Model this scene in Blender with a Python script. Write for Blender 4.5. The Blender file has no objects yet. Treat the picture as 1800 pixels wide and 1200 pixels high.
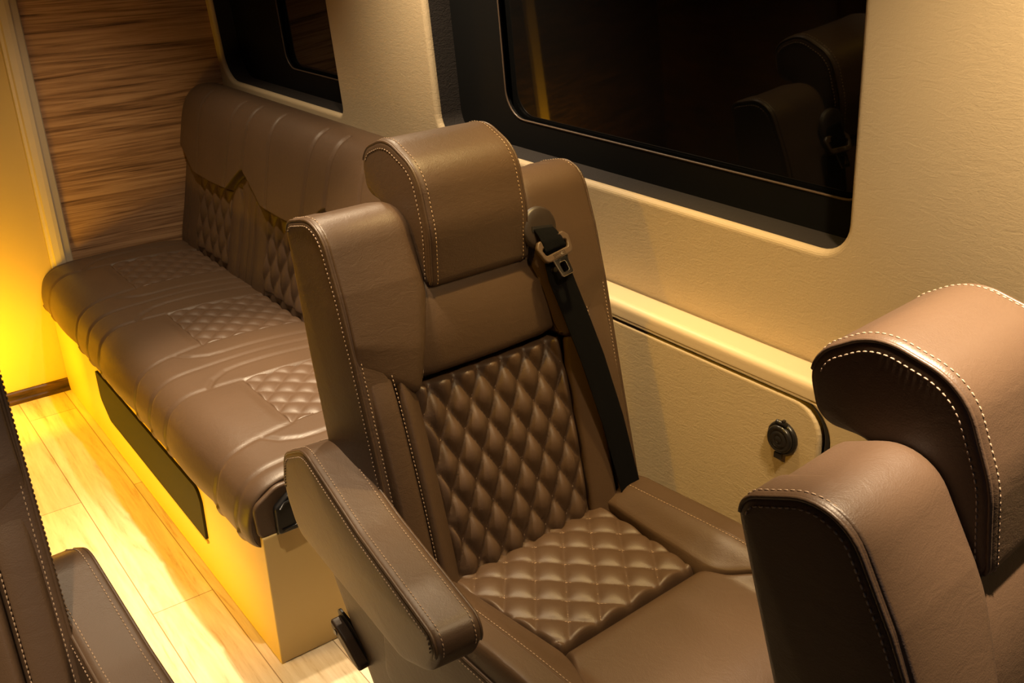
import bpy, math, random
from mathutils import Vector, Matrix, noise
random.seed(7)
SC = bpy.context.scene
COL = SC.collection
sin, cos, PI = math.sin, math.cos, math.pi

# ------------------------------------------------------------------ camera, world, lights, exposure
SC.view_settings.view_transform = 'Standard'
SC.view_settings.look = 'None'
SC.view_settings.gamma = 1.0
SC.view_settings.use_curve_mapping = False
SC.view_settings.exposure = 0.0

AZ, EL, RO = math.radians(36.036), math.radians(24.16), math.radians(-1.62)
fwd = Vector((sin(AZ)*cos(EL), cos(AZ)*cos(EL), -sin(EL)))
rgt = Vector((cos(AZ), -sin(AZ), 0))
upv = rgt.cross(fwd)
r2 = rgt*cos(RO) + upv*sin(RO)
u2 = upv*cos(RO) - rgt*sin(RO)
cam_d = bpy.data.cameras.new('camera')
cam_d.sensor_width = 36; cam_d.lens = 1742/1800*36
cam_d.clip_start = 0.02
cam = bpy.data.objects.new('camera', cam_d); COL.objects.link(cam)
cam.matrix_world = Matrix(((r2.x, u2.x, -fwd.x, 0), (r2.y, u2.y, -fwd.y, 0), (r2.z, u2.z, -fwd.z, 1.5), (0, 0, 0, 1)))
SC.camera = cam

world = bpy.data.worlds.new('night'); SC.world = world; world.use_nodes = True
world.node_tree.nodes['Background'].inputs[0].default_value = (0.25, 0.3, 0.4, 1)
world.node_tree.nodes['Background'].inputs[1].default_value = 0.004

def spot_light(x, y, power, col=(1, .74, .43), rad=.022, z=1.845, cone=150, tilt=0, tx=0):
    d = bpy.data.lights.new('downlight_or_fill', 'SPOT'); d.energy = power; d.color = col
    d.shadow_soft_size = rad; d.spot_size = math.radians(cone); d.spot_blend = 1
    o = bpy.data.objects.new('downlight_or_fill', d); COL.objects.link(o); o.location = (x, y, z)
    o.rotation_euler = (tilt, tx, 0)
    return o
def strip_light(loc, rot, sx, sy, power, col):
    d = bpy.data.lights.new('led_strip', 'AREA'); d.shape = 'RECTANGLE'; d.size = sx; d.size_y = sy
    d.energy = power; d.color = col
    o = bpy.data.objects.new('led_strip', d); COL.objects.link(o); o.location = loc; o.rotation_euler = rot
    return o
WARM = (1, .77, .50); GOLD = (1, .68, .27); AMBER = (1, .53, .006)
def aim(o, p):
    o.rotation_euler = (Vector(p)-o.location).to_track_quat('-Z', 'Y').to_euler()
spot_light(.98, 1.13, 72, GOLD, cone=58)        # over the ledge by the big window
spot_light(.98, 1.86, 92, WARM, cone=104)       # behind the chair
spot_light(.78, 2.02, 260, WARM, cone=46)       # over the near end of the sofa
spot_light(.74, 2.78, 44, WARM, cone=90)        # over the far end of the sofa
spot_light(.24, 1.74, 26, WARM, cone=100)       # aisle
spot_light(.53, 1.31, 86, WARM, cone=50)
aim(spot_light(-.14, .62, 150, WARM, cone=50), (-.20, .98, .75))  # added fill spot, brightens the front of the left chair
spot_light(.88, .40, 48, (1, .72, .40), cone=124)        # over the front seat
aim(spot_light(.82, .34, 40, (1, .73, .42), cone=66), (1.24, .58, 1.15))  # added spot aimed at the wall beside the big window to brighten it
spot_light(.84, .41, 200, (1, .78, .55), cone=40)
aim(spot_light(-.25, 1.02, 34, (1, .52, .03), z=1.78, cone=34), (1.2, 1.05, .72))    # added amber fill spot, tints the ledge and lower panel
# amber LED strip low along the cabinet on the other side of the aisle, and by the rear panel
l = strip_light((.02, 2.47, .20), (0, -PI/2+.2, 0), .04, 1.5, 6.8, AMBER); l.data.spread = math.radians(92)
l = strip_light((.18, 3.02, .24), (PI/2, 0, 0), .35, .05, 8, AMBER)
# cool light from the windscreen
strip_light((-.1, -1.6, 1.35), (PI/2, 0, 0), 1.3, .6, 2, (.62, .78, 1))

# ------------------------------------------------------------------ materials
def newmat(name):
    m = bpy.data.materials.new(name); m.use_nodes = True
    nt = m.node_tree; b = nt.nodes['Principled BSDF']
    return m, nt, b
def N(nt, t, **kw):
    n = nt.nodes.new(t)
    for k, v in kw.items(): setattr(n, k, v)
    return n
def setin(n, **kw):
    for k, v in kw.items(): n.inputs[k.replace('_', ' ')].default_value = v
def simple(name, col, rough=.5, metal=0, spec=.5):
    m, nt, b = newmat(name)
    setin(b, Base_Color=(*col, 1), Roughness=rough, Metallic=metal); b.inputs['Specular IOR Level'].default_value = spec
    return m
def leather(name, col, rough=.44, wr=.15, grain=.12):
    m, nt, b = newmat(name)
    tc = N(nt, 'ShaderNodeTexCoord')
    big = N(nt, 'ShaderNodeTexNoise'); setin(big, Scale=7.0, Detail=3.0)
    mp = N(nt, 'ShaderNodeMapping'); mp.inputs['Scale'].default_value = (1, 1, 1.9); mp.inputs['Rotation'].default_value = (.6, .5, .3)
    nt.links.new(tc.outputs['Object'], mp.inputs[0])
    wn = N(nt, 'ShaderNodeTexNoise'); setin(wn, Scale=24.0, Detail=5.0, Roughness=.62, Distortion=1.6)
    nt.links.new(mp.outputs[0], wn.inputs['Vector'])
    vo = N(nt, 'ShaderNodeTexVoronoi'); setin(vo, Scale=620.0)
    gn = N(nt, 'ShaderNodeTexNoise'); setin(gn, Scale=480.0, Detail=3.0)
    for n in (big, vo, gn): nt.links.new(tc.outputs['Object'], n.inputs['Vector'])
    mx = N(nt, 'ShaderNodeMixRGB'); mx.blend_type = 'MIX'
    mx.inputs[1].default_value = (*[c*.86 for c in col], 1); mx.inputs[2].default_value = (*[c*1.12 for c in col], 1)
    nt.links.new(big.outputs['Fac'], mx.inputs[0]); nt.links.new(mx.outputs[0], b.inputs['Base Color'])
    b1 = N(nt, 'ShaderNodeBump'); setin(b1, Strength=wr, Distance=.004); nt.links.new(wn.outputs['Fac'], b1.inputs['Height'])
    ad = N(nt, 'ShaderNodeMath', operation='ADD'); nt.links.new(vo.outputs['Distance'], ad.inputs[0]); nt.links.new(gn.outputs['Fac'], ad.inputs[1])
    b2 = N(nt, 'ShaderNodeBump'); setin(b2, Strength=grain, Distance=.001)
    nt.links.new(ad.outputs[0], b2.inputs['Height']); nt.links.new(b1.outputs[0], b2.inputs['Normal'])
    nt.links.new(b2.outputs[0], b.inputs['Normal'])
    setin(b, Roughness=rough); b.inputs['Specular IOR Level'].default_value = .42
    return m
BROWN = (.067, .0395, .0225)
LEA = leather('brown_leather', BROWN)
LEAQ = leather('quilted_brown_leather', (.070, .041, .024), .46, .12)
THR = simple('tan_thread', (.27, .185, .12), .6)
PLAS = simple('black_plastic', (.012, .011, .011), .28)
DARKP = simple('dark_brown_plastic', (.024, .015, .010), .5)
RUB = simple('black_rubber', (.01, .009, .009), .5)
CHROME = simple('polished_steel', (.75, .72, .68), .16, 1)
SMOKE = simple('buckle_plastic', (.075, .05, .034), .3)

def webbing():
    m, nt, b = newmat('black_belt_webbing')
    tc = N(nt, 'ShaderNodeTexCoord'); w = N(nt, 'ShaderNodeTexWave'); setin(w, Scale=240.0); w.bands_direction = 'Z'
    nt.links.new(tc.outputs['Object'], w.inputs['Vector'])
    bp = N(nt, 'ShaderNodeBump'); setin(bp, Strength=.35, Distance=.001)
    nt.links.new(w.outputs['Fac'], bp.inputs['Height']); nt.links.new(bp.outputs[0], b.inputs['Normal'])
    setin(b, Base_Color=(.004, .004, .0045, 1), Roughness=.9); b.inputs['Specular IOR Level'].default_value = .05
    return m
WEB = webbing()

def cream(name, col, rough=.55, bump=.24):
    m, nt, b = newmat(name)
    tc = N(nt, 'ShaderNodeTexCoord'); mp = N(nt, 'ShaderNodeMapping'); mp.inputs['Scale'].default_value = (1, .55, 1.6)
    nt.links.new(tc.outputs['Object'], mp.inputs[0])
    a = N(nt, 'ShaderNodeTexNoise'); setin(a, Scale=62.0, Detail=6.0, Roughness=.6, Distortion=1.6)
    g = N(nt, 'ShaderNodeTexNoise'); setin(g, Scale=420.0, Detail=2.0)
    nt.links.new(mp.outputs[0], a.inputs['Vector']); nt.links.new(tc.outputs['Object'], g.inputs['Vector'])
    ad = N(nt, 'ShaderNodeMath', operation='MULTIPLY_ADD'); ad.inputs[1].default_value = .35
    nt.links.new(g.outputs['Fac'], ad.inputs[0]); nt.links.new(a.outputs['Fac'], ad.inputs[2])
    bp = N(nt, 'ShaderNodeBump'); setin(bp, Strength=bump, Distance=.003)
    nt.links.new(ad.outputs[0], bp.inputs['Height']); nt.links.new(bp.outputs[0], b.inputs['Normal'])
    setin(b, Base_Color=(*col, 1), Roughness=rough); b.inputs['Specular IOR Level'].default_value = .35
    return m
CREAM = cream('cream_leatherette', (.44, .345, .215))
CREAMF = cream('smooth_cream_vinyl', (.58, .46, .30), .42, .08)
PANEL = cream('cream_yellow_laminate', (.53, .39, .16), .45, .03)
TRIM = cream('cream_trim', (.60, .50, .36), .45, .03)

def woodmat(name, stops, stretch, scale, rough, knots=True):
    m, nt, b = newmat(name)
    tc = N(nt, 'ShaderNodeTexCoord'); mp = N(nt, 'ShaderNodeMapping'); mp.inputs['Scale'].default_value = stretch
    nt.links.new(tc.outputs['Object'], mp.inputs[0])
    n1 = N(nt, 'ShaderNodeTexNoise'); setin(n1, Scale=scale, Detail=9.0, Roughness=.66, Distortion=.9)
    n2 = N(nt, 'ShaderNodeTexNoise'); setin(n2, Scale=scale*.28, Detail=3.0, Roughness=.5, Distortion=2.2)
    n3 = N(nt, 'ShaderNodeTexNoise'); setin(n3, Scale=scale*7, Detail=4.0, Roughness=.7)
    for n in (n1, n2, n3): nt.links.new(mp.outputs[0], n.inputs['Vector'])
    # cathedral rings: bands of the slow noise
    mu = N(nt, 'ShaderNodeMath', operation='MULTIPLY'); mu.inputs[1].default_value = 30; nt.links.new(n2.outputs['Fac'], mu.inputs[0])
    si = N(nt, 'ShaderNodeMath', operation='SINE'); nt.links.new(mu.outputs[0], si.inputs[0])
    ma = N(nt, 'ShaderNodeMath', operation='MULTIPLY_ADD'); ma.inputs[1].default_value = .09
    nt.links.new(si.outputs[0], ma.inputs[0]); nt.links.new(n1.outputs['Fac'], ma.inputs[2])
    mb = N(nt, 'ShaderNodeMath', operation='MULTIPLY_ADD'); mb.inputs[1].default_value = .35
    nt.links.new(n3.outputs['Fac'], mb.inputs[0]); nt.links.new(ma.outputs[0], mb.inputs[2])
    cr = N(nt, 'ShaderNodeValToRGB'); el = cr.color_ramp.elements
    el[0].position, el[0].color = stops[0][0], (*stops[0][1], 1)
    el[1].position, el[1].color = stops[-1][0], (*stops[-1][1], 1)
    for p, c in stops[1:-1]:
        e = el.new(p); e.color = (*c, 1)
    nt.links.new(mb.outputs[0], cr.inputs[0]); nt.links.new(cr.outputs[0], b.inputs['Base Color'])
    bp = N(nt, 'ShaderNodeBump'); setin(bp, Strength=.12, Distance=.001)
    nt.links.new(mb.outputs[0], bp.inputs['Height']); nt.links.new(bp.outputs[0], b.inputs['Normal'])
    setin(b, Roughness=rough); b.inputs['Specular IOR Level'].default_value = .35
    return m, nt, b, cr, tc
WOOD = woodmat('walnut_laminate', [(.40, (.085, .042, .020)), (.55, (.25, .134, .066)), (.70, (.39, .22, .112)), (.85, (.50, .30, .16))],
               (.20, 1, 8.0), 7.0, .45)[0]

def floor_mat():
    m, nt, b, cr, tc = woodmat('pale_oak_planks', [(.38, (.50, .36, .21)), (.56, (.70, .56, .37)), (.85, (.80, .67, .48))], (9, 1.0, 1), 4.0, .38)
    # plank tone and joints
    mp = N(nt, 'ShaderNodeMapping'); mp.inputs['Rotation'].default_value = (0, 0, PI/2)
    nt.links.new(tc.outputs['Object'], mp.inputs[0])
    br = N(nt, 'ShaderNodeTexBrick'); setin(br, Scale=1.0, Mortar_Size=.0012, Brick_Width=1.2, Row_Height=.145)
    br.inputs['Color1'].default_value = (.80, .80, .80, 1); br.inputs['Color2'].default_value = (1, 1, 1, 1); br.inputs['Mortar'].default_value = (.35, .3, .25, 1)
    nt.links.new(mp.outputs[0], br.inputs['Vector'])
    mx = N(nt, 'ShaderNodeMixRGB'); mx.blend_type = 'MULTIPLY'; mx.inputs[0].default_value = 1
    nt.links.new(cr.outputs[0], mx.inputs[1]); nt.links.new(br.outputs['Color'], mx.inputs[2]); nt.links.new(mx.outputs[0], b.inputs['Base Color'])
    return m
FLOOR = floor_mat()
GLASS = simple('black_privacy_glass', (.004, .004, .004), .03)
FRIT = simple('black_window_frame', (.006, .006, .006), .5, 0, .08)
SILL = cream('dark_brown_felt', (.016, .012, .010), .85, .5)
VENT = simple('dark_vent_mesh', (.018, .016, .011), .75, 0, .2)
KICK = woodmat('dark_wenge', [(.4, (.012, .007, .005)), (.7, (.06, .03, .018)), (.85, (.10, .05, .03))], (1, 1, 8), 5, .4)[0]
CEIL = simple('cream_headliner', (.22, .18, .14), .8)

# ------------------------------------------------------------------ mesh builder
class MB:
    def __init__(s): s.v = []; s.f = []; s.m = []; s.sm = []
    def face(s, idx, mi=0, smooth=True): s.f.append(idx); s.m.append(mi); s.sm.append(smooth)
    def grid(s, P, mi=0, smooth=True, closeu=False, closev=False, flip=False):
        b = len(s.v); n = len(P); k = len(P[0])
        for r in P: s.v.extend(tuple(p) for p in r)
        for i in range(n if closeu else n-1):
            for j in range(k if closev else k-1):
                a, c, d, e = b+i*k+j, b+((i+1) % n)*k+j, b+((i+1) % n)*k+(j+1) % k, b+i*k+(j+1) % k
                s.face((a, e, d, c) if flip else (a, c, d, e), mi, smooth)
        return b
    def box(s, c, h, mi=0, M=None):
        b = len(s.v)
        for x in (-1, 1):
            for y in (-1, 1):
                for z in (-1, 1):
                    p = Vector((c[0]+x*h[0], c[1]+y*h[1], c[2]+z*h[2]))
                    s.v.append(tuple(M @ p if M else p))
        for q in ((0, 1, 3, 2), (4, 6, 7, 5), (0, 4, 5, 1), (2, 3, 7, 6), (0, 2, 6, 4), (1, 5, 7, 3)):
            s.face(tuple(b+i for i in q), mi, False)
    def tube(s, path, r, n=8, mi=0, closed=False, caps=True):
        path = [Vector(p) for p in path]; L = len(path); rings = []
        prev = None
        for i, p in enumerate(path):
            if closed: t = path[(i+1) % L]-path[i-1]
            else: t = path[min(i+1, L-1)]-path[max(i-1, 0)]
            t.normalize()
            if prev is None:
                a = Vector((0, 0, 1)) if abs(t.z) < .9 else Vector((1, 0, 0))
                x = t.cross(a).normalized()
            else:
                x = (prev - t*prev.dot(t)).normalized()
            prev = x; y = t.cross(x)
            rr = r(i/(L-1)) if callable(r) else r
            rings.append([p + x*rr*cos(2*PI*k/n) + y*rr*sin(2*PI*k/n) for k in range(n)])
        b = s.grid(rings, mi, True, closed, True)
        if caps and not closed:
            s.face(tuple(b+k for k in range(n))[::-1], mi, False)
            s.face(tuple(b+(L-1)*n+k for k in range(n)), mi, False)
    def stitches(s, path, mi=1, pitch=.0068, ln=.0046, r=.0010, n=5):
        for p, t in resample(path, pitch):
            a = Vector((0, 0, 1)) if abs(t.z) < .9 else Vector((1, 0, 0))
            x = t.cross(a).normalized(); y = t.cross(x)
            b = len(s.v); h = ln/2
            for d, rr in ((-h, .25), (-h*.6, .9), (h*.6, .9), (h, .25)):
                for k in range(n):
                    q = p + t*d + (x*cos(2*PI*k/n) + y*sin(2*PI*k/n))*r*rr
                    s.v.append(tuple(q))
            for i in range(3):
                for k in range(n):
                    s.face((b+i*n+k, b+(i+1)*n+k, b+(i+1)*n+(k+1) % n, b+i*n+(k+1) % n), mi)
            s.face(tuple(b+k for k in range(n))[::-1], mi); s.face(tuple(b+3*n+k for k in range(n)), mi)
    def fan(s, loop, mi=0, smooth=True, flip=False):
        b = len(s.v); s.v.extend(tuple(p) for p in loop)
        idx = tuple(range(b, b+len(loop)))
        s.face(idx[::-1] if flip else idx, mi, smooth)
    def build(s, name, mats, parent=None, loc=None, fixn=False):
        me = bpy.data.meshes.new(name); me.from_pydata(s.v, [], s.f)
        for m in (mats if isinstance(mats, (list, tuple)) else [mats]): me.materials.append(m)
        me.polygons.foreach_set('material_index', s.m); me.polygons.foreach_set('use_smooth', s.sm)
        me.update()
        if fixn:
            import bmesh
            bm = bmesh.new(); bm.from_mesh(me); bmesh.ops.recalc_face_normals(bm, faces=bm.faces); bm.to_mesh(me); bm.free()
        o = bpy.data.objects.new(name, me); COL.objects.link(o)
        if parent: o.parent = parent
        if loc: o.location = loc
        return o

def resample(path, pitch):
    path = [Vector(p) for p in path]; out = []; acc = pitch/2
    for a, b in zip(path, path[1:]):
        d = (b-a).length
        if d < 1e-9: continue
        t = (b-a)/d
        while acc <= d:
            out.append((a+t*acc, t)); acc += pitch
        acc -= d
    return out
def rpoly(pts, seg=8):
    """closed 2-D polygon with rounded corners; pts = (x, y, r)"""
    out = []; n = len(pts)
    for i in range(n):
        p = Vector(pts[i][:2]); r = pts[i][2]
        a = Vector(pts[i-1][:2])-p; b = Vector(pts[(i+1) % n][:2])-p
        la, lb = a.length, b.length; a.normalize(); b.normalize()
        ang = a.angle(b)
        if r <= 0 or ang > 3.1: out.append(p); continue
        d = min(r/math.tan(ang/2), la*.49, lb*.49); rr = d*math.tan(ang/2)
        c = p + (a+b).normalized()*(rr/math.sin(ang/2))
        s, e = p+a*d-c, p+b*d-c
        a0 = math.atan2(s.y, s.x); da = math.atan2(e.y, e.x)-a0
        while da > PI: da -= 2*PI
        while da < -PI: da += 2*PI
        for k in range(seg+1):
            t = a0+da*k/seg; out.append(c+Vector((cos(t), sin(t)))*rr)
    return out
def densify(loop, step):
    out = []
    for i, p in enumerate(loop):
        q = loop[(i+1) % len(loop)]; d = (q-p).length; k = max(1, int(d/step))
        for j in range(k): out.append(p.lerp(q, j/k))
    return out
def inward(loop):
    n = len(loop); area = sum(loop[i].x*loop[(i+1) % n].y-loop[(i+1) % n].x*loop[i].y for i in range(n))
    sg = 1 if area > 0 else -1; out = []
    for i in range(n):
        t = (loop[(i+1) % n]-loop[i-1]).normalized()
        out.append(Vector((-t.y, t.x))*sg)
    return out
def lin(a, b, n): return [a+(b-a)*i/(n-1) for i in range(n)]

def extrude(B, loop, u0, u1, r0, r1, mp, crown0=0, crown1=0, nu=8, mi=0, disp=None, ns=6):
    """side profile swept along u, both ends rounded over; mp(u, a, b) -> point"""
    nrm = inward(loop); n = len(loop)
    cen = sum(loop, Vector((0, 0)))/n
    secs = []
    def ends(u, r, crown, sg):
        L = []
        for t in (.12, .3, .5, .68, .84, .95):              # the cap face, from near its middle outwards
            L.append((u - sg*0 + sg*crown*(1-t*t), r, t))
        for k in range(ns+1):
            a = PI/2*k/ns
            L.append((u - sg*r*(1-cos(a)), r*(1-sin(a)), 1))
        return L
    e0 = ends(u0, r0, crown0, -1); e1 = ends(u1, r1, crown1, 1)
    mid = [(u, 0, 1) for u in lin(u0+r0, u1-r1, nu+2)[1:-1]]
    rows = []
    for (u, ins, t) in e0+mid+e1[::-1]:
        R = []
        for p, q in zip(loop, nrm):
            w = p+q*ins
            if t < 1: w = cen+(w-cen)*t
            R.append(mp(u, w.x, w.y, ) if not disp else disp(u, w, mp))
        rows.append(R)
    b = B.grid(rows, mi, True, False, True)
    B.face(tuple(range(b, b+n))[::-1], mi); L = (len(rows)-1)*n
    B.face(tuple(range(b+L, b+L+n)), mi)

def sm(a, b, x):
    t = max(0, min(1, (x-a)/(b-a))); return t*t*(3-2*t)
def clusters(W, r, step):
    """0..1 nodes, crowded inside the rounded rim of width r"""
    r = min(r, W*.45); k = 6
    a = [r*(1-cos(PI/2*i/k)) for i in range(k)]
    n = max(2, int((W-2*r)/step)+1)
    L = a+lin(r, W-r, n)+[W-x for x in a[::-1]]
    return [x/W for x in L]
def pad(B, S, ulo, uhi, vlo, vhi, h=.008, r=.012, sink=.02, step=.006, pattern=None, mi=0, orient=1, rt=None):
    """cushion panel lying on surface S(u, v): edges ulo/uhi as functions of t, vlo/vhi as functions of s"""
    f = lambda q: q if callable(q) else (lambda t, q=q: q)
    ulo, uhi, vlo, vhi = map(f, (ulo, uhi, vlo, vhi))
    W = (S(uhi(.5), (vlo(.5)+vhi(.5))/2)-S(ulo(.5), (vlo(.5)+vhi(.5))/2)).length
    H = (S((ulo(.5)+uhi(.5))/2, vhi(.5))-S((ulo(.5)+uhi(.5))/2, vlo(.5))).length
    rt = rt or r
    rows = []
    for s in clusters(W, r, step):
        R = []
        for t in clusters(H, rt, step):
            v = vlo(s)*(1-t)+vhi(s)*t; u = ulo(t)*(1-s)+uhi(t)*s
            e = 1e-3
            P = S(u, v); n = (S(u+e, v)-P).cross(S(u, v+e)-P).normalized()*orient
            roll = 1
            es = min(s, 1-s)*W; et = min(t, 1-t)*H
            if es < r: roll *= math.sqrt(max(0, 1-(1-es/r)**2))
            if et < rt: roll *= math.sqrt(max(0, 1-(1-et/rt)**2))
            hh = -sink+(h+sink)*roll
            if pattern: hh += pattern(u, v)*sm(0, .6, roll)*roll
            R.append(P+n*hh)
        rows.append(R)
    B.grid(rows, mi, True, flip=(orient > 0))
def on(S, u, v, h=0, orient=1):
    e = 1e-3; P = S(u, v); n = (S(u+e, v)-P).cross(S(u, v+e)-P).normalized()*orient
    return P+n*h
def diamond(du, dv, H, u0=0, v0=0, k=.55):
    def q(u, v):
        a = (u-u0)/du+(v-v0)/dv; b = (u-u0)/du-(v-v0)/dv
        return H*(abs(sin(PI*a)*sin(PI*b))**k) - H*.25
    return q
def diamond_lines(du, dv, inside, ext, u0=0, v0=0, step=.004):
    """the stitch lines of the diamond pattern as lists of (u, v), kept where inside(u, v)"""
    out = []
    for sg in (1, -1):
        for k in range(-40, 41):
            cur = []
            for i in range(int(2*ext/step)):
                v = -ext+i*step
                u = du*(k - sg*(v)/dv)+u0
                if inside(u, v+v0): cur.append((u, v+v0))
                elif cur:
                    out.append(cur); cur = []
            if cur: out.append(cur)
    return [c for c in out if len(c) > 2]

def empty(name, loc, rz=0):
    o = bpy.data.objects.new(name, None); COL.objects.link(o); o.location = loc; o.rotation_euler = (0, 0, rz)
    o.empty_display_size = .1
    return o
def tag(o, label, cat, group=None):
    o['label'] = label; o['category'] = cat
    if group: o['group'] = group
    return o
def struct(o): o['kind'] = 'structure'; return o
def curve_plate(name, outer, holes, thick, bevel, mat, M, parent=None, mi_smooth=True):
    """flat plate with rounded holes (2-D loops), bevelled lips, as a mesh"""
    cu = bpy.data.curves.new(name, 'CURVE'); cu.dimensions = '2D'; cu.fill_mode = 'BOTH'
    cu.extrude = max(0, thick/2-bevel); cu.bevel_depth = bevel; cu.bevel_resolution = 4; cu.offset = -bevel
    for lp in [outer]+holes:
        sp = cu.splines.new('POLY'); sp.points.add(len(lp)-1); sp.use_cyclic_u = True
        for p, q in zip(sp.points, lp): p.co = (q[0], q[1], 0, 1)
    o = bpy.data.objects.new(name, cu); COL.objects.link(o)
    bpy.context.view_layer.update()
    me = bpy.data.meshes.new_from_object(o.evaluated_get(bpy.context.evaluated_depsgraph_get()))
    bpy.data.objects.remove(o); bpy.data.curves.remove(cu)
    me.name = name; me.materials.clear(); me.materials.append(mat); me.transform(M)
    for p in me.polygons: p.use_smooth = False
    me.update()
    o = bpy.data.objects.new(name, me); COL.objects.link(o)
    if parent: o.parent = parent
    return o
def rrect(x0, y0, x1, y1, r, seg=8):
    rr = r if isinstance(r, (list, tuple)) else [r]*4
    return rpoly([(x0, y0, rr[0]), (x1, y0, rr[1]), (x1, y1, rr[2]), (x0, y1, rr[3])], seg)

# ------------------------------------------------------------------ the setting
def slab(name, mat, c, h):
    B = MB(); B.box((0, 0, 0), h); return struct(B.build(name, mat, loc=c))
slab('floor', FLOOR, (.4, 1.4, -.02), (1.2, 2.4, .02))
slab('ceiling', CEIL, (.35, 1.0, 1.885), (1.05, 2.8, .02))
slab('wall_left', KICK, (-.62, 1.0, .93), (.02, 2.8, .93))
slab('wall_front', CEIL, (.35, -1.75, .93), (1.05, .02, .93))

# window-side wall: leans inwards with height, two openings
LEAN = .075
nl = Vector((1, 0, LEAN)).normalized(); ul = Vector((-LEAN, 0, 1)).normalized(); yl = Vector((0, 1, 0))
def wallM(off):
    o = Vector((1.267, 0, .908))+nl*off
    return Matrix(((yl.x, ul.x, nl.x, o.x), (yl.y, ul.y, nl.y, o.y), (yl.z, ul.z, nl.z, o.z), (0, 0, 0, 1)))
def WP(y, h, off): return wallM(off) @ Vector((y, h, 0))
W2 = rrect(.858, .071, 2.006, .72, [.055]*4)
W1 = rrect(2.503, .05, 3.350, .72, [.025, .085, .08, .08])
struct(curve_plate('wall_right', [Vector(p) for p in ((-1.7, -.93), (3.42, -.93), (3.42, .98), (-1.7, .98))], [W2, W1], .024, .011, CREAM, wallM(.012)))
def window(name, hole, inner):
    root = empty(name, (0, 0, 0)); struct(root)
    # reveal lined in dark felt
    B = MB(); nin = inward(hole)
    B.grid([[WP(p.x, p.y, o) - 0*nl for p, q in zip(hole, nin)] for o in (.014, .03, .05, .085)], 0, True, False, True)
    o = B.build('reveal', SILL, root); o['label'] = 'dark brown felt window sill'
    x0 = min(p.x for p in hole)-.02; x1 = max(p.x for p in hole)+.02; y0 = min(p.y for p in hole)-.02; y1 = max(p.y for p in hole)+.02
    curve_plate('window_frame', rrect(x0, y0, x1, y1, .05), [inner], .010, .003, FRIT, wallM(.075), root)
    B = MB(); B.box((0, 0, 0), ((x1-x0)/2, (y1-y0)/2, .003), 0, wallM(.088) @ Matrix.Translation(((x0+x1)/2, (y0+y1)/2, 0)))
    B.build('pane', GLASS, root)
    B = MB(); B.tube([WP(p.x, p.y, .0705) for p in inner], .0022, 6, 0, True)
    B.build('glass_seal', simple('seal_rubber', (.09, .06, .04), .4), root)
    return root
window('window_2', W2, rrect(.86, .135, 1.815, .69, .06))
window('window_1', W1, rrect(2.53, .118, 2.975, .69, .05))

# rear partition with walnut panel, cream trim and the lit panel beside it
B = MB(); B.box((0, 0, 0), (.33, .012, .95)); struct(B.build('wall_rear', WOOD, loc=(.975, 3.392, .95)))
B = MB()
sec = [(.595, 3.372), (.598, 3.362), (.606, 3.360), (.610, 3.352), (.628, 3.350), (.640, 3.352), (.646, 3.358), (.664, 3.366), (.668, 3.372), (.668, 3.40), (.595, 3.40)]
B.grid([[Vector((x, y, z)) for x, y in sec] for z in (.0, 1.87)], 0, False, False, True, True)
struct(B.build('trim_1', TRIM))
B = MB(); B.box((0, 0, 0), (.17, .012, .94)); struct(B.build('door_1', PANEL, loc=(.425, 3.381, .945)))
B = MB(); B.box((0, 0, 0), (.43, .014, .94)); struct(B.build('wall_cabinet_side', KICK, loc=(-.175, 3.381, .945)))
B = MB(); B.box((0, 0, 0), (.022, .012, .94)); struct(B.build('trim_2', PANEL, loc=(.12, 3.353, .945)))
B = MB()
secb = [(3.371, 0), (3.352, 0), (3.352, .012), (3.358, .016), (3.358, .038), (3.362, .042), (3.371, .042)]
B.grid([[Vector((x, y, z)) for y, z in secb] for x in (-.6, .5755)], 0, False, False, True)
struct(B.build('baseboard_rear', KICK, fixn=True))

# padded ledge and lower panel under the big window
LX = 1.20
root = tag(empty('side_panel', (1.24, .9, 0)), 'cream padded ledge and panel with black seam below the large black window', 'side panel')
OFF = Vector((-1.24, -.9, 0))
def ledge_sec():
    return rpoly([(1.272, .782, .0), (LX, .790, .012), (LX, .757, .004), (LX+.012, .752, .0), (1.272, .752, .0)], 6)
B = MB(); L = densify(ledge_sec(), .004)
B.grid([[Vector((p.x, y, p.y))+OFF for p in L] for y in lin(1.648, -.6, 40)], 0, True, False, True)
B.build('ledge', CREAMF, root, fixn=True)
def plateM(x): return Matrix(((0, 0, 1, x-1.24), (1, 0, 0, -.9), (0, 1, 0, 0), (0, 0, 0, 1)))
pan = rpoly([(.825, .05, .04), (1.625, .05, .02), (1.625, .748, .01), (.825, .748, .055)], 8)
curve_plate('lower_panel', pan, [], .018, .006, CREAM, plateM(LX+.009), root)
gas = rpoly([(.811, .03, .05), (1.638, .03, .03), (1.638, .760, .02), (.811, .760, .066)], 10)
B = MB(); B.tube([plateM(LX+.007) @ Vector((p.x, p.y, 0)) for p in densify(gas, .03)], .006, 8, 0, True)
B.build('seam_gasket', RUB, root)
fr = [Vector(p) for p in ((-.6, .01), (1.648, .01), (1.648, .757), (-.6, .757))]
hole = rpoly([(.805, .02, .05), (1.6445, .02, .03), (1.6445, .7562, .02), (.805, .7562, .068)], 10)
curve_plate('surround', fr, [hole], .03, .004, CREAM, plateM(LX+.0155), root)
B = MB(); B.box((0, 0, 0), (.004, .42, .36)); B.build('backing', RUB, root, loc=(.004, .33, .39))

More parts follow.
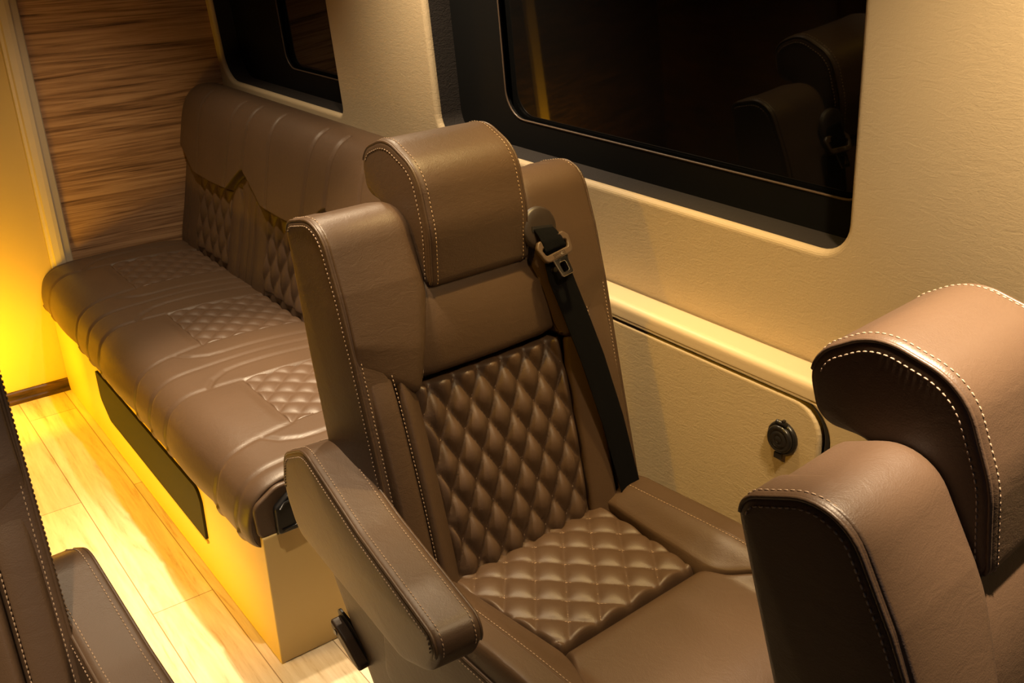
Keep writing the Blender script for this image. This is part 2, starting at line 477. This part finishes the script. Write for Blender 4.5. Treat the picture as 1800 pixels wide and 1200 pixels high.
# 12 V socket on the panel
root = tag(empty('power_socket', (LX-.0005, .893, .672)), 'round black power socket with hinged cap on the cream side panel', 'socket')
def lathe(B, prof, n=40, mi=0):     # axis -X
    B.grid([[Vector((-d, r*cos(2*PI*k/n), r*sin(2*PI*k/n))) for k in range(n)] for r, d in prof], mi, True, False, True)
B = MB(); lathe(B, [(.0295, .0), (.0295, .004), (.0275, .007), (.0245, .0075), (.0245, .004)]); B.build('bezel', PLAS, root, fixn=True)
B = MB(); lathe(B, [(.0245, .002), (.0245, .011), (.0225, .0135), (.018, .0140), (.017, .0128), (.0155, .0128), (.0145, .0142), (.009, .0145), (.008, .0137), (.0068, .0137), (.006, .0146), (.0005, .0146)]); B.build('cap', PLAS, root, fixn=True)
B = MB(); B.tube([(-.008, -.010, .029), (-.008, .010, .029)], .004, 10); B.box((-.008, -.004, .032), (.003, .002, .004)); B.build('hinge', PLAS, root)
B = MB(); B.box((-.009, 0, -.031), (.003, .007, .005)); B.build('thumb_tab', PLAS, root)

# ------------------------------------------------------------------ sofa bench along the window wall
SY0, SY1 = 1.672, 3.362
sofa = tag(empty('sofa_bench', (.8, 2.5, 0)), 'long brown leather sofa bench with quilted insets on a lit cream box base', 'sofa')
SO = Vector((-.8, -2.5, 0))
QC = (3.07, 2.53, 1.99); PITCH = .54
# seat profile: parameter a = arc length from the back joint forwards and down the front
def seat_prof():
    pts = [Vector((1.06, .430)), Vector((1.0, .446)), Vector((.85, .456)), Vector((.70, .452)), Vector((.61, .443)), Vector((.562, .415)), Vector((.543, .370)), Vector((.540, .335)), Vector((.548, .305)), Vector((.565, .293)), Vector((.60, .290))]
    # catmull-rom
    out = []
    for i in range(len(pts)-1):
        p0, p1, p2, p3 = pts[max(i-1, 0)], pts[i], pts[i+1], pts[min(i+2, len(pts)-1)]
        for k in range(12):
            t = k/12
            out.append(.5*((2*p1)+(p2-p0)*t+(2*p0-5*p1+4*p2-p3)*t*t+(3*p1-p0-3*p2+p3)*t**3))
    out.append(pts[-1]); return out
SPF = seat_prof(); SL = [0]
for a, b in zip(SPF, SPF[1:]): SL.append(SL[-1]+(b-a).length)
import bisect
def prof_at(PF, L, a):
    a = max(0, min(L[-1]-1e-9, a)); i = max(0, min(len(L)-2, bisect.bisect_right(L, a)-1))
    return PF[i].lerp(PF[i+1], (a-L[i])/(L[i+1]-L[i]))
def seat_a_of_x(x):      # arc length where the top reaches x
    for i in range(len(SPF)-1):
        if SPF[i+1].x <= x: return SL[i]+(SL[i+1]-SL[i])*(SPF[i].x-x)/(SPF[i].x-SPF[i+1].x)
def S_seat(y, a):
    p = prof_at(SPF, SL, a)
    # ends roll down
    e = min(y-SY0, SY1-y); rr = .045; dz = 0
    if e < rr: dz = -rr*.30*(1-math.sqrt(max(0, 1-(1-e/rr)**2)))
    n = Vector((0, 0, 1))
    c = Vector((.80, 0, .30))
    q = Vector((p.x, 0, p.y)); d = (q-c).normalized()
    return Vector((p.x, y, p.y))+d*dz+SO
A_Q = seat_a_of_x(.737); A_LF = seat_a_of_x(.665); A_B = seat_a_of_x(1.03); A_END = SL[-1]
QH = .138
# seams on the seat as poly-lines in (y, a)
seams = []
gaps = (3.34, 2.80, 2.26, 1.72)
for g in gaps:
    seams.append(([(g, .0), (g, A_END)], .004))
    for s in (-1, 1):
        edge = g+s*(PITCH/2-QH)              # the quilt edge on that side
        lf = g+s*.052
        seams.append(([(lf, 0), (lf, A_Q-.03), (lf+s*.006, A_Q+.01), (lf+s*.03, A_Q+.05), (edge-s*.02, A_LF), (edge-s*.012, A_LF+.004)], .005))
        seams.append(([(edge, A_Q), (edge-s*.010, A_LF), (edge-s*.018, A_LF+.06), (edge-s*.02, A_END)], .004))
def dseg(p, a, b):
    ax, ay = p[0]-a[0], p[1]-a[1]; bx, by = b[0]-a[0], b[1]-a[1]
    t = max(0, min(1, (ax*bx+ay*by)/(bx*bx+by*by+1e-12)))
    return math.hypot(ax-bx*t, ay-by*t)
def groove(lines, p, w=.0065):
    d = 0
    for pts, dep in lines:
        for a, b in zip(pts, pts[1:]):
            if min(a[0], b[0])-.03 < p[0] < max(a[0], b[0])+.03 and min(a[1], b[1])-.03 < p[1] < max(a[1], b[1])+.03:
                q = dseg(p, a, b)
                d = max(d, dep*math.exp(-(q/w)**2)) if q < .03 else d
    return d
def seat_h(y, a):
    h = 0
    # quilt wells, leaf strips puffed between seams
    for c in QC:
        if abs(y-c) < QH and a < A_Q: h = -.011*sm(0, .008, QH-abs(y-c))*sm(0, .008, A_Q-a)
    # soft crown of the panels between the seams
    for c in QC:
        if abs(y-c) < QH and a >= A_Q: h += .006*(1-((y-c)/QH)**2)*sm(0, .03, a-A_Q)
    return h-groove(seams, (y, a))
rows = []
ys = clusters(SY1-SY0, .045, .0052); As = lin(0, A_END, 190)
B = MB()
for s in ys:
    y = SY0+s*(SY1-SY0); R = []
    for a in As:
        e = 1e-3; P = S_seat(y, a); n = (S_seat(y+e, a)-P).cross(S_seat(y, a+e)-P).normalized()
        R.append(P-n*seat_h(y, a) if n.z < -.2 or False else P+n*seat_h(y, a)*(1 if n.dot(P-(Vector((.8, y, .30))+SO)) > 0 else -1))
    rows.append(R)
b0 = B.grid(rows, 0, True, flip=False)
# end caps of the cushion
for row, fl in ((rows[0], True), (rows[-1], False)):
    B.fan([p for p in row[::6]], 0, False, fl)
seatc = B.build('seat_cushion', LEA, sofa, fixn=True)
for c in QC:
    B = MB()
    pad(B, S_seat, c-QH, c+QH, .03, A_Q, -.006, .006, .010, .0045, diamond(.069, .072, .009, c, A_Q, .5), orient=-1 if (S_seat(2.001, .2)-S_seat(2, .2)).cross(S_seat(2, .201)-S_seat(2, .2)).z < 0 else 1)
    B.build('quilted_inset', LEAQ, sofa)
# recessed end panel and black hinge bracket at the near end of the cushion
endp = rpoly([(.562, .320, .02), (.80, .320, .01), (.80, .432, .01), (.612, .432, .04), (.558, .398, .03)], 6)
curve_plate('end_panel', endp, [], .014, .006, LEA, Matrix(((1, 0, 0, -.8), (0, 0, -1, SY0-.004-2.5), (0, 1, 0, 0), (0, 0, 0, 1))), sofa)
brk = rpoly([(.598, .326, .008), (.80, .326, .005), (.80, .412, .005), (.63, .412, .02), (.598, .388, .015)], 5)
bk = curve_plate('hinge_bracket', brk, [], .022, .004, PLAS, Matrix(((1, 0, 0, -.8), (0, 0, -1, SY0-.014-2.5), (0, 1, 0, 0), (0, 0, 0, 1))), sofa)
B = MB(); M_ = lambda x, z: (x-.8, SY0-.027-2.5, z)
B.tube([M_(.608, .386), M_(.618, .398), M_(.66, .404)], .0022, 6); B.build('bracket_rib', PLAS, bk)
B = MB(); B.tube([M_(.608, .336), M_(.63, .337), M_(.655, .341), M_(.665, .351)], .0022, 6)
B.build('bracket_rib', PLAS, bk)
# box base
BX = .567
base = MB()
base.box((.92-.8, 2.512-2.5, .163), (.353, .855, .162))
bo = base.build('box_base', PANEL, sofa)
bev = bo.modifiers.new('bevel', 'BEVEL'); bev.width = .003; bev.segments = 2
v = rpoly([(2.0, .112, .0), (2.80, .112, .03), (2.865, .16, .03), (2.865, .257, .01), (2.02, .257, .02)], 6)
v = rpoly([(2.035, .116, .006), (2.80, .116, .03), (2.868, .165, .03), (2.868, .257, .008), (2.045, .257, .03), (2.030, .225, .02)], 6)
curve_plate('vent_grille', v, [], .008, .001, VENT, Matrix(((0, 0, 1, BX-.003-.8), (1, 0, 0, -2.5), (0, 1, 0, 0), (0, 0, 0, 1))), sofa)
# thin raised lip under the grille
B = MB(); B.tube([Vector((BX-.002-.8, y-2.5, .108)) for y in (2.035, 2.80)], .004, 6); B.build('grille_lip', PANEL, sofa)
# backrest
def back_prof():
    pts = [Vector((1.02, .40)), Vector((1.030, .47)), Vector((1.052, .56)), Vector((1.078, .68)), Vector((1.100, .78)), Vector((1.120, .865)), Vector((1.138, .905)), Vector((1.165, .928)), Vector((1.205, .932)), Vector((1.240, .918)), Vector((1.258, .88))]
    out = []
    for i in range(len(pts)-1):
        p0, p1, p2, p3 = pts[max(i-1, 0)], pts[i], pts[i+1], pts[min(i+2, len(pts)-1)]
        for k in range(12):
            t = k/12
            out.append(.5*((2*p1)+(p2-p0)*t+(2*p0-5*p1+4*p2-p3)*t*t+(3*p1-p0-3*p2+p3)*t**3))
    out.append(pts[-1]); return out
BPF = back_prof(); BL = [0]
for a, b in zip(BPF, BPF[1:]): BL.append(BL[-1]+(b-a).length)
def back_a_of_z(z):
    for i in range(len(BPF)-1):
        if BPF[i+1].y >= z: return BL[i]+(BL[i+1]-BL[i])*(z-BPF[i].y)/(BPF[i+1].y-BPF[i].y)
BY0, BY1 = 1.66, 3.366
def S_back(y, a):
    p = prof_at(BPF, BL, a); e = min(y-BY0, BY1-y); rr = .03; dz = 0
    if e < rr: dz = rr*.8*(1-math.sqrt(max(0, 1-(1-e/rr)**2)))
    return Vector((p.x+dz*.9, y, p.y-dz*.5*sm(.8, .9, p.y)))+SO
A69, A77 = back_a_of_z(.692), back_a_of_z(.768)
def zig(y):
    # height (arc) of the lower border of the plain upper panel
    best = A69
    for g in gaps:
        d = (y-g-.030); w = .105 if d > 0 else .150; d = abs(d)/w
        if d < 1: best = max(best, A77-(A77-A69)*d**1.1)
    for c in QC:
        if abs(y-c) < .14: best = A69-.004*(1-((y-c)/.14)**2)
    return best
bseams = []
A_TOP = back_a_of_z(.929)
for g in gaps: bseams.append(([(g+.03, A77), (g+.02, A_TOP)], .005))
for c in QC:
    for s in (-1, 1): bseams.append(([(c+s*.115, A69+.012), (c+s*.13, A_TOP-.0)], .0045))
lseams = []
for g in gaps:
    lseams.append(([(g, 0), (g, A77-.008)], .004))
    for s in (-1, 1): lseams.append(([(g+s*.05, 0), (g+s*.05, A69-.01), (g+s*.065, A69+.02)], .006))
def back_h(y, a):
    z = zig(y); step = sm(z-.003, z+.004, a)
    h = .024*step - .004*math.exp(-((a-z+.004)/.005)**2)
    if a < z:
        for c in QC:
            if abs(y-c) < QH: h -= .005*sm(0, .01, QH-abs(y-c))
        for c in gaps:
            for s in (-1, 1):
                m = c+s*.09
                if abs(y-m) < .04: h += .005*(1-((y-m)/.04)**2)
        h -= groove(lseams, (y, a))
    else: h -= groove(bseams, (y, a))
    return h
B = MB(); rows = []
for s in clusters(BY1-BY0, .03, .0052):
    y = BY0+s*(BY1-BY0); R = []
    for a in lin(0, BL[-1], 260):
        e = 1e-3; P = S_back(y, a); n = (S_back(y, a+e)-P).cross(S_back(y+e, a)-P).normalized()
        if n.x > .3 and n.z < 0: n = -n
        if n.x > .95: n = -n
        R.append(P+n*back_h(y, a)*(1 if (n.x < 0 or n.z > 0) else -1))
    rows.append(R)
B.grid(rows, 0, True)
for row in (rows[0], rows[-1]):
    B.fan([Vector((1.262, row[0].y+2.5, .40))+SO]+row[::5]+[row[-1]], 0, False)
B.build('backrest', LEA, sofa, fixn=True)
for c in QC:
    B = MB()
    pad(B, S_back, c-QH, c+QH, .055, lambda s: A69-.001-.004*(1-(2*s-1)**2), -.003, .007, .010, .0045, diamond(.069, .115, .011, c, A69), orient=-1)
    B.build('quilted_inset', LEAQ, sofa)

# ------------------------------------------------------------------ captain chair
TH = .251; J = .485
UP = Vector((0, sin(TH), cos(TH))); FW = Vector((0, -cos(TH), sin(TH)))
def bk3(u, v, w): return Vector((u, 0, J))+UP*v+FW*w
def welt(B, i0, i1, u_edge, sgn, r, mp, loop):
    """piping with a row of stitches each side, along the rounded end of an extruded profile"""
    nrm = inward(loop); k = .2929
    idx = [i % len(loop) for i in range(i0, i1)]
    path = [mp(u_edge-sgn*r*k, *(loop[i]+nrm[i]*r*k)) for i in idx]
    B.tube(path, .0026, 6, 0)
    B.stitches([mp(u_edge-sgn*(r+.002), *(loop[i]-nrm[i]*.0003)) for i in idx])
    B.stitches([mp(u_edge+sgn*.0009, *(loop[i]+nrm[i]*(r+.0015))) for i in idx])
def nearest(loop, x, y):
    return min(range(len(loop)), key=lambda i: (loop[i].x-x)**2+(loop[i].y-y)**2)

def make_chair():
    root = empty('captain_chair', (0, 0, 0))
    mpb = lambda u, v, w: bk3(u, v, w)
    HW = .258
    # --- wings (upper side blocks) with the long outer side panels
    side_loop = densify(rpoly([(-.18, -.125, .03), (.02, -.130, .05), (.40, -.108, .2), (.618, -.086, .026), (.618, .024, .056), (.50, .037, .08), (.40, .040, .1), (.24, .039, .2), (.0, .038, .06), (-.18, .03, .03)], 10), .006)
    wing_loop = densify(rpoly([(.372, -.06, .01), (.617, -.082, .026), (.617, .026, .056), (.50, .040, .06), (.42, .044, .06), (.372, .038, .016)], 10), .005)
    def warp(u, v):
        # the wing widens downwards less than the shoulder panel; its lower border droops on the inner side
        k = (HW-u)/(HW-.100)
        du = .052*k*sm(.48, .35, v)
        dv = -.060*k*sm(.47, .372, v)+.012*(1-k)*sm(.47, .372, v)
        return u+du, v+dv
    for s in (-1, 1):
        B = MB()
        mm = lambda u, v, w, s=s: mpb(s*u, v, w)
        extrude(B, side_loop, .195, HW, .02, .009, mm, crown1=.003, nu=3)
        i0 = nearest(side_loop, .600, -.086); i1 = nearest(side_loop, .0, .038)
        if i1 < i0: i0, i1 = i1, i0
        if side_loop[(i0+i1)//2].y < -.03: i0, i1 = i1, i0+len(side_loop)
        welt(B, i0, i1, HW, 1, .009, mm, side_loop)
        B.build('side_panel', [LEA, THR], root, fixn=True)
        B = MB()
        mw = lambda u, v, w, s=s: (lambda q: mpb(s*q[0], q[1], w))(warp(u, v))
        extrude(B, wing_loop, .100, HW-.007, .030, .004, mw, crown0=.004, nu=8)
        B.build('wing', LEA, root, fixn=True)
    # --- back shell
    B = MB()
    shell = densify(rpoly([(-.14, -.10, .03), (.0, -.125, .05), (.38, -.098, .2), (.49, -.09, .03), (.49, -.02, .03), (.0, -.02, .05), (-.14, -.02, .02)], 6), .02)
    extrude(B, shell, -.215, .215, .02, .02, mpb, nu=8)
    B.build('back_shell', LEA, root, fixn=True)
    # --- lower back: bolsters left and right, quilted middle, shoulder panel
    def S(u, v):
        a = abs(u)
        w = .034*sm(.128, .195, a)+.003*sm(.195, .22, a)
        w *= 1-.15*sm(.30, .42, v)
        w += .012*cos(min(1, abs(v-.10)/.30)*PI/2)         # lumbar
        return bk3(u, v, w)
    for s in (-1, 1):
        lo, hi = (.196, .247)
        B = MB()
        a, b = (lo, hi) if s > 0 else (-hi, -lo)
        pad(B, S, a, b, -.03, .380, .003, .010, .02, .008)
        B.stitches([on(S, s*(lo+.006), v, .0058) for v in lin(.0, .366, 60)])
        B.build('outer_bolster', [LEA, THR], root)
        B = MB()
        q = lambda t: .144+.006*t+.010*sm(.9, 1, t)
        if s > 0: pad(B, S, lambda t: q(t), lo, -.03, lambda x: .335+.035*x, .004, .012, .02, .006)
        else: pad(B, S, -lo, lambda t: -q(t), -.03, lambda x: .370-.035*x, .004, .012, .02, .006)
        B.build('inner_bolster', LEA, root)
    B = MB(); DU, DV = .049, .088
    qu = lambda v: .146+.006*max(0, min(1, v/.34))
    pad(B, S, lambda t: -qu(t*.34), lambda t: qu(t*.34), -.03, .330, .002, .010, .02, .0032, diamond(DU, DV, .015, .0, .01, .55), rt=.012)
    dm = diamond(DU, DV, .015, .0, .01, .55)
    for ln in diamond_lines(DU, DV, lambda u, v: abs(u) < qu(v)-.006 and .0 < v < .320, .5, 0, .01):
        B.stitches([on(S, u, v, .002+dm(u, v)+.0006) for u, v in ln], pitch=.0062, ln=.004, r=.00085)
    B.build('quilted_back_panel', [LEAQ, THR], root)
    B = MB()
    def S2(u, v):
        a = abs(u)
        return bk3(u, v, .010-.006*sm(.1, .16, a)+.010*cos((v-.41)/.07*PI/2*.9)*(1 if abs(v-.41) < .07 else .3))
    pad(B, S2, lambda t: -.162+.055*t, lambda t: .162-.055*t, lambda x: .331+.006*(2*x-1)**2, .50, .012, .014, .02, .006, rt=.02)
    B.build('shoulder_panel', LEA, root)
    # --- headrest
    hl = densify(rpoly([(.480, -.002, .018), (.467, .034, .026), (.56, .060, .14), (.655, .060, .075), (.712, -.012, .070), (.700, -.095, .055), (.628, -.102, .03), (.606, -.05, .04)], 12), .006)
    B = MB()
    extrude(B, hl, -.100, .100, .012, .012, mpb, crown0=.006, crown1=.006, nu=10)
    i0 = nearest(hl, .475, .032); i1 = nearest(hl, .680, -.103)
    if i1 < i0: i0, i1 = i1, i0
    if hl[(i0+i1)//2].x < .6: i0, i1 = i1, i0+len(hl)
    for sg in (-1, 1): welt(B, i0, i1, sg*.100, sg, .012, mpb, hl)
    B.build('headrest', [LEA, THR], root, fixn=True)
    for x in (-.05, .05):
        B = MB(); B.tube([bk3(x, .45, -.05), bk3(x, .62, -.05)], .007, 10); B.build('headrest_post', PLAS, root)
    # --- seat cushion
    def T(u, d):
        a = abs(u)
        z = J+.004+.030*sm(.155, .215, a)*(1-.5*sm(.38, .52, d))-.05*sm(.40, .56, d)**2
        z += .012*sm(.0, .30, d)-.010*sm(.5, 1, 1-d/.12 if d < .12 else 0)
        return Vector((u, -d, z))
    DU2, DV2 = .064, .076
    B = MB()
    pad(B, T, lambda t: -.176+.030*t, lambda t: .176-.030*t, -.03, .262, .002, .008, .02, .0032, diamond(DU2, DV2, .009, 0, .262, .5), orient=-1)
    dm2 = diamond(DU2, DV2, .009, 0, .262, .5)
    for ln in diamond_lines(DU2, DV2, lambda u, v: abs(u) < .168-.030*(v+.03)/.292 and .01 < v < .255, .5, 0, .262):
        B.stitches([on(T, u, v, .002+dm2(u, v)+.0006, -1) for u, v in ln], pitch=.0062, ln=.004, r=.00085)
    B.build('quilted_seat_panel', [LEAQ, THR], root)
    B = MB()
    fl = lambda t: .148+.050*sm(0, .4, t)
    pad(B, T, lambda t: -fl(t), lambda t: fl(t), .263, .535, .008, .014, .03, .007, orient=-1, rt=.03)
    B.build('thigh_panel', LEA, root)
    for s in (-1, 1):
        B = MB()
        ub = lambda t: .174-.028*min(1, t/.53)+.050*sm(.53, .75, t)
        if s > 0: pad(B, T, ub, .262, -.02, .53, .010, .014, .03, .007, orient=-1, rt=.03)
        else: pad(B, T, -.262, lambda t: -ub(t), -.02, .53, .010, .014, .03, .007, orient=-1, rt=.03)
        B.stitches([on(T, s*.212, d, .0104, -1) for d in lin(.02, .51, 70)])
        B.tube([on(T, s*.2155, d, .0090, -1) for d in lin(.01, .52, 40)], .0016, 5)
        B.build('seat_bolster', [LEA, THR], root)
        # seat side with welt
        B = MB()
        sl = densify(rpoly([(.05, .30, .03), (-.535, .30, .06), (-.545, .455, .05), (-.50, .495, .06), (.04, .510, .03)], 6), .012)
        m2 = lambda u, y, z, s=s: Vector((s*u, y, z))
        extrude(B, sl, .225, .266, .01, .009, m2, crown1=.004, nu=2)
        i0 = nearest(sl, .03, .510); i1 = nearest(sl, -.53, .43)
        if i1 < i0: i0, i1 = i1, i0
        if (i1-i0) > len(sl)/2: i0, i1 = i1, i0+len(sl)
        welt(B, i0, i1, .266, 1, .009, m2, sl)
        B.build('seat_side', [LEA, THR], root, fixn=True)
    B = MB(); B.box((0, -.25, .37), (.225, .26, .09)); B.build('seat_core', LEA, root)
    # --- skirt, recline handle and pedestal
    sk = densify(rpoly([(.222, .42, .03), (.20, .52, .04), (.05, .50, .05), (-.10, .46, .05), (-.52, .33, .05), (-.50, .10, .04), (.03, .10, .03)], 6), .015)
    for s in (-1, 1):
        B = MB()
        m3 = lambda u, y, z, s=s: Vector((s*u, y, z))
        extrude(B, sk, .20, .258, .01, .012, m3, crown1=.004, nu=2)
        B.build('side_skirt', LEA, root, fixn=True)
    B = MB(); B.box((0, -.22, .06), (.17, .20, .012)); B.box((0, -.22, .012), (.21, .24, .012))
    B.box((0, -.22, .16), (.12, .14, .11)); B.build('pedestal', PLAS, root)
    B = MB()
    lv = densify(rpoly([(.210, .338, .008), (.206, .316, .010), (.150, .282, .02), (.116, .272, .008), (.117, .286, .008), (.160, .316, .03)], 8), .004)
    ml = lambda u, y, z: Vector((u, y, z))
    extrude(B, lv, -.278, -.252, .005, .002, ml, nu=2)
    B.tube([(-.277, .190, .316), (-.2795, .190, .316)], .0055, 12, 1)
    B.build('recline_handle', [LEA, PLAS], root, fixn=True)
    B = MB()
    rc = densify(rpoly([(.213, .350, .008), (.206, .322, .010), (.150, .290, .02), (.110, .278, .008), (.122, .304, .02), (.165, .340, .03)], 8), .004)
    extrude(B, rc, -.2592, -.254, .001, .001, ml, nu=2)
    B.build('recess_shade', RUB, root, fixn=True)  # thin black plate, its colour stands in for shade behind the handle
    # --- armrest on the aisle side, swung a little outwards
    arm = densify(rpoly([(-.290, .645, .040), (-.252, .572, .07), (-.165, .530, .08), (.235, .512, .060), (.287, .580, .060), (.262, .660, .06), (.160, .716, .08), (-.04, .674, .3)], 12), .006)
    ang = math.radians(7.3); ca, sa = cos(ang), sin(ang)
    def ma(u, y, z):
        return Vector((-.294+u*ca+y*sa, -u*sa+y*ca, z))
    B = MB()
    extrude(B, arm, -.037, .037, .011, .011, ma, crown0=.004, crown1=.004, nu=5)
    i0 = nearest(arm, .282, .585); i1 = nearest(arm, -.275, .60)
    a, b = sorted((i0, i1))
    if arm[(a+b)//2].y < .58: a, b = b, a+len(arm)
    for sg in (-1, 1): welt(B, a, b, sg*.037, sg, .011, ma, arm)
    B.build('armrest', [LEA, THR], root, fixn=True)
    B = MB(); B.tube([(-.262, .15, .60), (-.20, .15, .60)], .03, 20); B.build('armrest_pivot', PLAS, root)
    # --- seat belt: bezel, latch tongue, webbing
    bw = .050
    B = MB()
    c0 = (.122, .520)
    prof = [(.001, .0015), (.020, .0022), (.033, .0018), (.037, -.001), (.038, -.006)]
    ex, ey = Vector((1, 0, 0)), UP
    rings = [[bk3(c0[0]+r*cos(2*PI*k/40)*.95, c0[1]+r*sin(2*PI*k/40)*.95, bw+d) for k in range(40)] for r, d in prof]
    B.grid(rings, 0, True, False, True)
    bz = B.build('belt_bezel', DARKP, root, fixn=True)
    B = MB()
    B.box((0, 0, 0), (.022, .0042, .0006), 0, Matrix.Translation(bk3(.124, .519, bw+.0028)) @ Matrix(((1, 0, 0, 0), (0, UP.y, FW.y, 0), (0, UP.z, FW.z, 0), (0, 0, 0, 1))) @ Matrix.Rotation(-.12, 4, 'Z'))
    B.build('belt_slot', RUB, bz)
    # tongue: rounded frame with a grip bar and a steel blade
    TC = Vector((.134, .482)); rot = .14
    def tg(x, y, w): return bk3(TC.x+x*cos(rot)-y*sin(rot), TC.y+x*sin(rot)+y*cos(rot), w)
    TM = Matrix.Translation(tg(0, 0, bw+.014)) @ Matrix(((cos(rot), -sin(rot), 0, 0), (UP.y*sin(rot), UP.y*cos(rot), FW.y, 0), (UP.z*sin(rot), UP.z*cos(rot), FW.z, 0), (0, 0, 0, 1))) @ Matrix.Rotation(-.30, 4, 'X')
    tl = rpoly([(-.037, .012, .010), (-.030, -.017, .010), (.030, -.017, .010), (.037, .012, .010), (.028, .022, .006), (-.028, .022, .006)], 5)
    th = rpoly([(-.028, .008, .004), (-.024, -.005, .004), (.024, -.005, .004), (.028, .008, .004)], 4)
    tongue = curve_plate('belt_tongue', tl, [th], .009, .003, SMOKE, TM, root)
    B = MB()
    for k in range(4): B.tube([TM @ Vector((-.013, -.0075-k*.0022, .0046)), TM @ Vector((.013, -.0075-k*.0022, .0046))], .0006, 5)
    B.build('grip_rib', SMOKE, tongue)
    bl = rpoly([(-.015, -.016, 0), (-.0125, -.048, .004), (.0125, -.048, .004), (.015, -.016, 0)], 4)
    bh = rpoly([(-.0065, -.024, .003), (-.0065, -.041, .003), (.0065, -.041, .003), (.0065, -.024, .003)], 4)
    sb = curve_plate('steel_blade', bl, [bh], .0032, .0008, CHROME, TM, tongue); sb['label'] = 'polished steel latch blade'
    # webbing: from the slot out through the tongue, then flat down the bolster
    path = [(.126, .519, .0530, .021, -.1), (.128, .511, .058, .021, .0), (.131, .498, .064, .022, .06), (.134, .484, .066, .023, .10), (.137, .475, .061, .0245, .05), (.139, .461, .056, .026, .0), (.143, .43, .055, .027, 0), (.160, .36, .057, .027, 0), (.178, .28, .059, .027, 0), (.198, .16, .061, .026, 0), (.216, .02, .058, .024, 0), (.222, -.03, .054, .023, 0), (.232, -.085, .046, .0225, 0)]
    B = MB(); rows = []
    dens = []
    for k in range(len(path)-1):
        for t in (0, .2, .4, .6, .8): dens.append([p*(1-t)+q*t for p, q in zip(path[k], path[k+1])])
    dens.append(list(path[-1]))
    for u, v, w, hw, tw in dens:
        row = []
        for x, dw in ((-1, 0), (-.95, .0009), (-.5, .0009), (0, .0009), (.5, .0009), (.95, .0009), (1, 0), (.95, -.0009), (0, -.0009), (-.95, -.0009)):
            row.append(bk3(u+x*hw*cos(tw), v+x*hw*sin(tw), w+dw))
        rows.append(row)
    B.grid(rows, 0, True, False, True)
    wb = B.build('belt_webbing', WEB, root, fixn=True); wb['label'] = 'black woven belt webbing'
    # belt stop button
    B = MB(); B.tube([bk3(.128, .448, .054), bk3(.128, .448, .063)], .0045, 12); B.build('belt_button', PLAS, root)
    return root

def copy_tree(o, parent=None):
    c = o.copy(); COL.objects.link(c)
    if parent: c.parent = parent
    for ch in list(o.children): copy_tree(ch, c)
    return c
GRP = 'brown captain chairs'
ch = make_chair()
ch.location = (.845, 1.149, 0); ch.rotation_euler = (0, 0, .049)
front = copy_tree(ch); left = copy_tree(ch)
front.location = (.872, .183, 0); front.rotation_euler = (0, 0, .09)
# the other two backs are let down a little further
Jp = Vector((0, 0, J))
for chair, rec in ((front, -.16), (left, -.06)):
    RC = Matrix.Translation(Jp) @ Matrix.Rotation(rec, 4, 'X') @ Matrix.Translation(-Jp)
    for c in chair.children:
        if c.name.split('.')[0] in ('side_panel', 'wing', 'back_shell', 'outer_bolster', 'inner_bolster', 'quilted_back_panel', 'shoulder_panel', 'headrest', 'headrest_post', 'belt_bezel', 'belt_tongue', 'belt_webbing', 'belt_button'):
            c.matrix_basis = RC @ c.matrix_basis
left.location = (-.133, 1.10, 0); left.scale = (-1, 1, 1); left.rotation_euler = (0, 0, -.07)
tag(ch, 'brown leather captain chair seen whole, quilted, with black seat belt, beside the cream ledge', 'chair', GRP)
tag(front, 'nearest brown leather captain chair at lower right, only headrest and wing showing', 'chair', GRP)
tag(left, 'brown leather captain chair across the aisle, cut off by the left edge', 'chair', GRP)
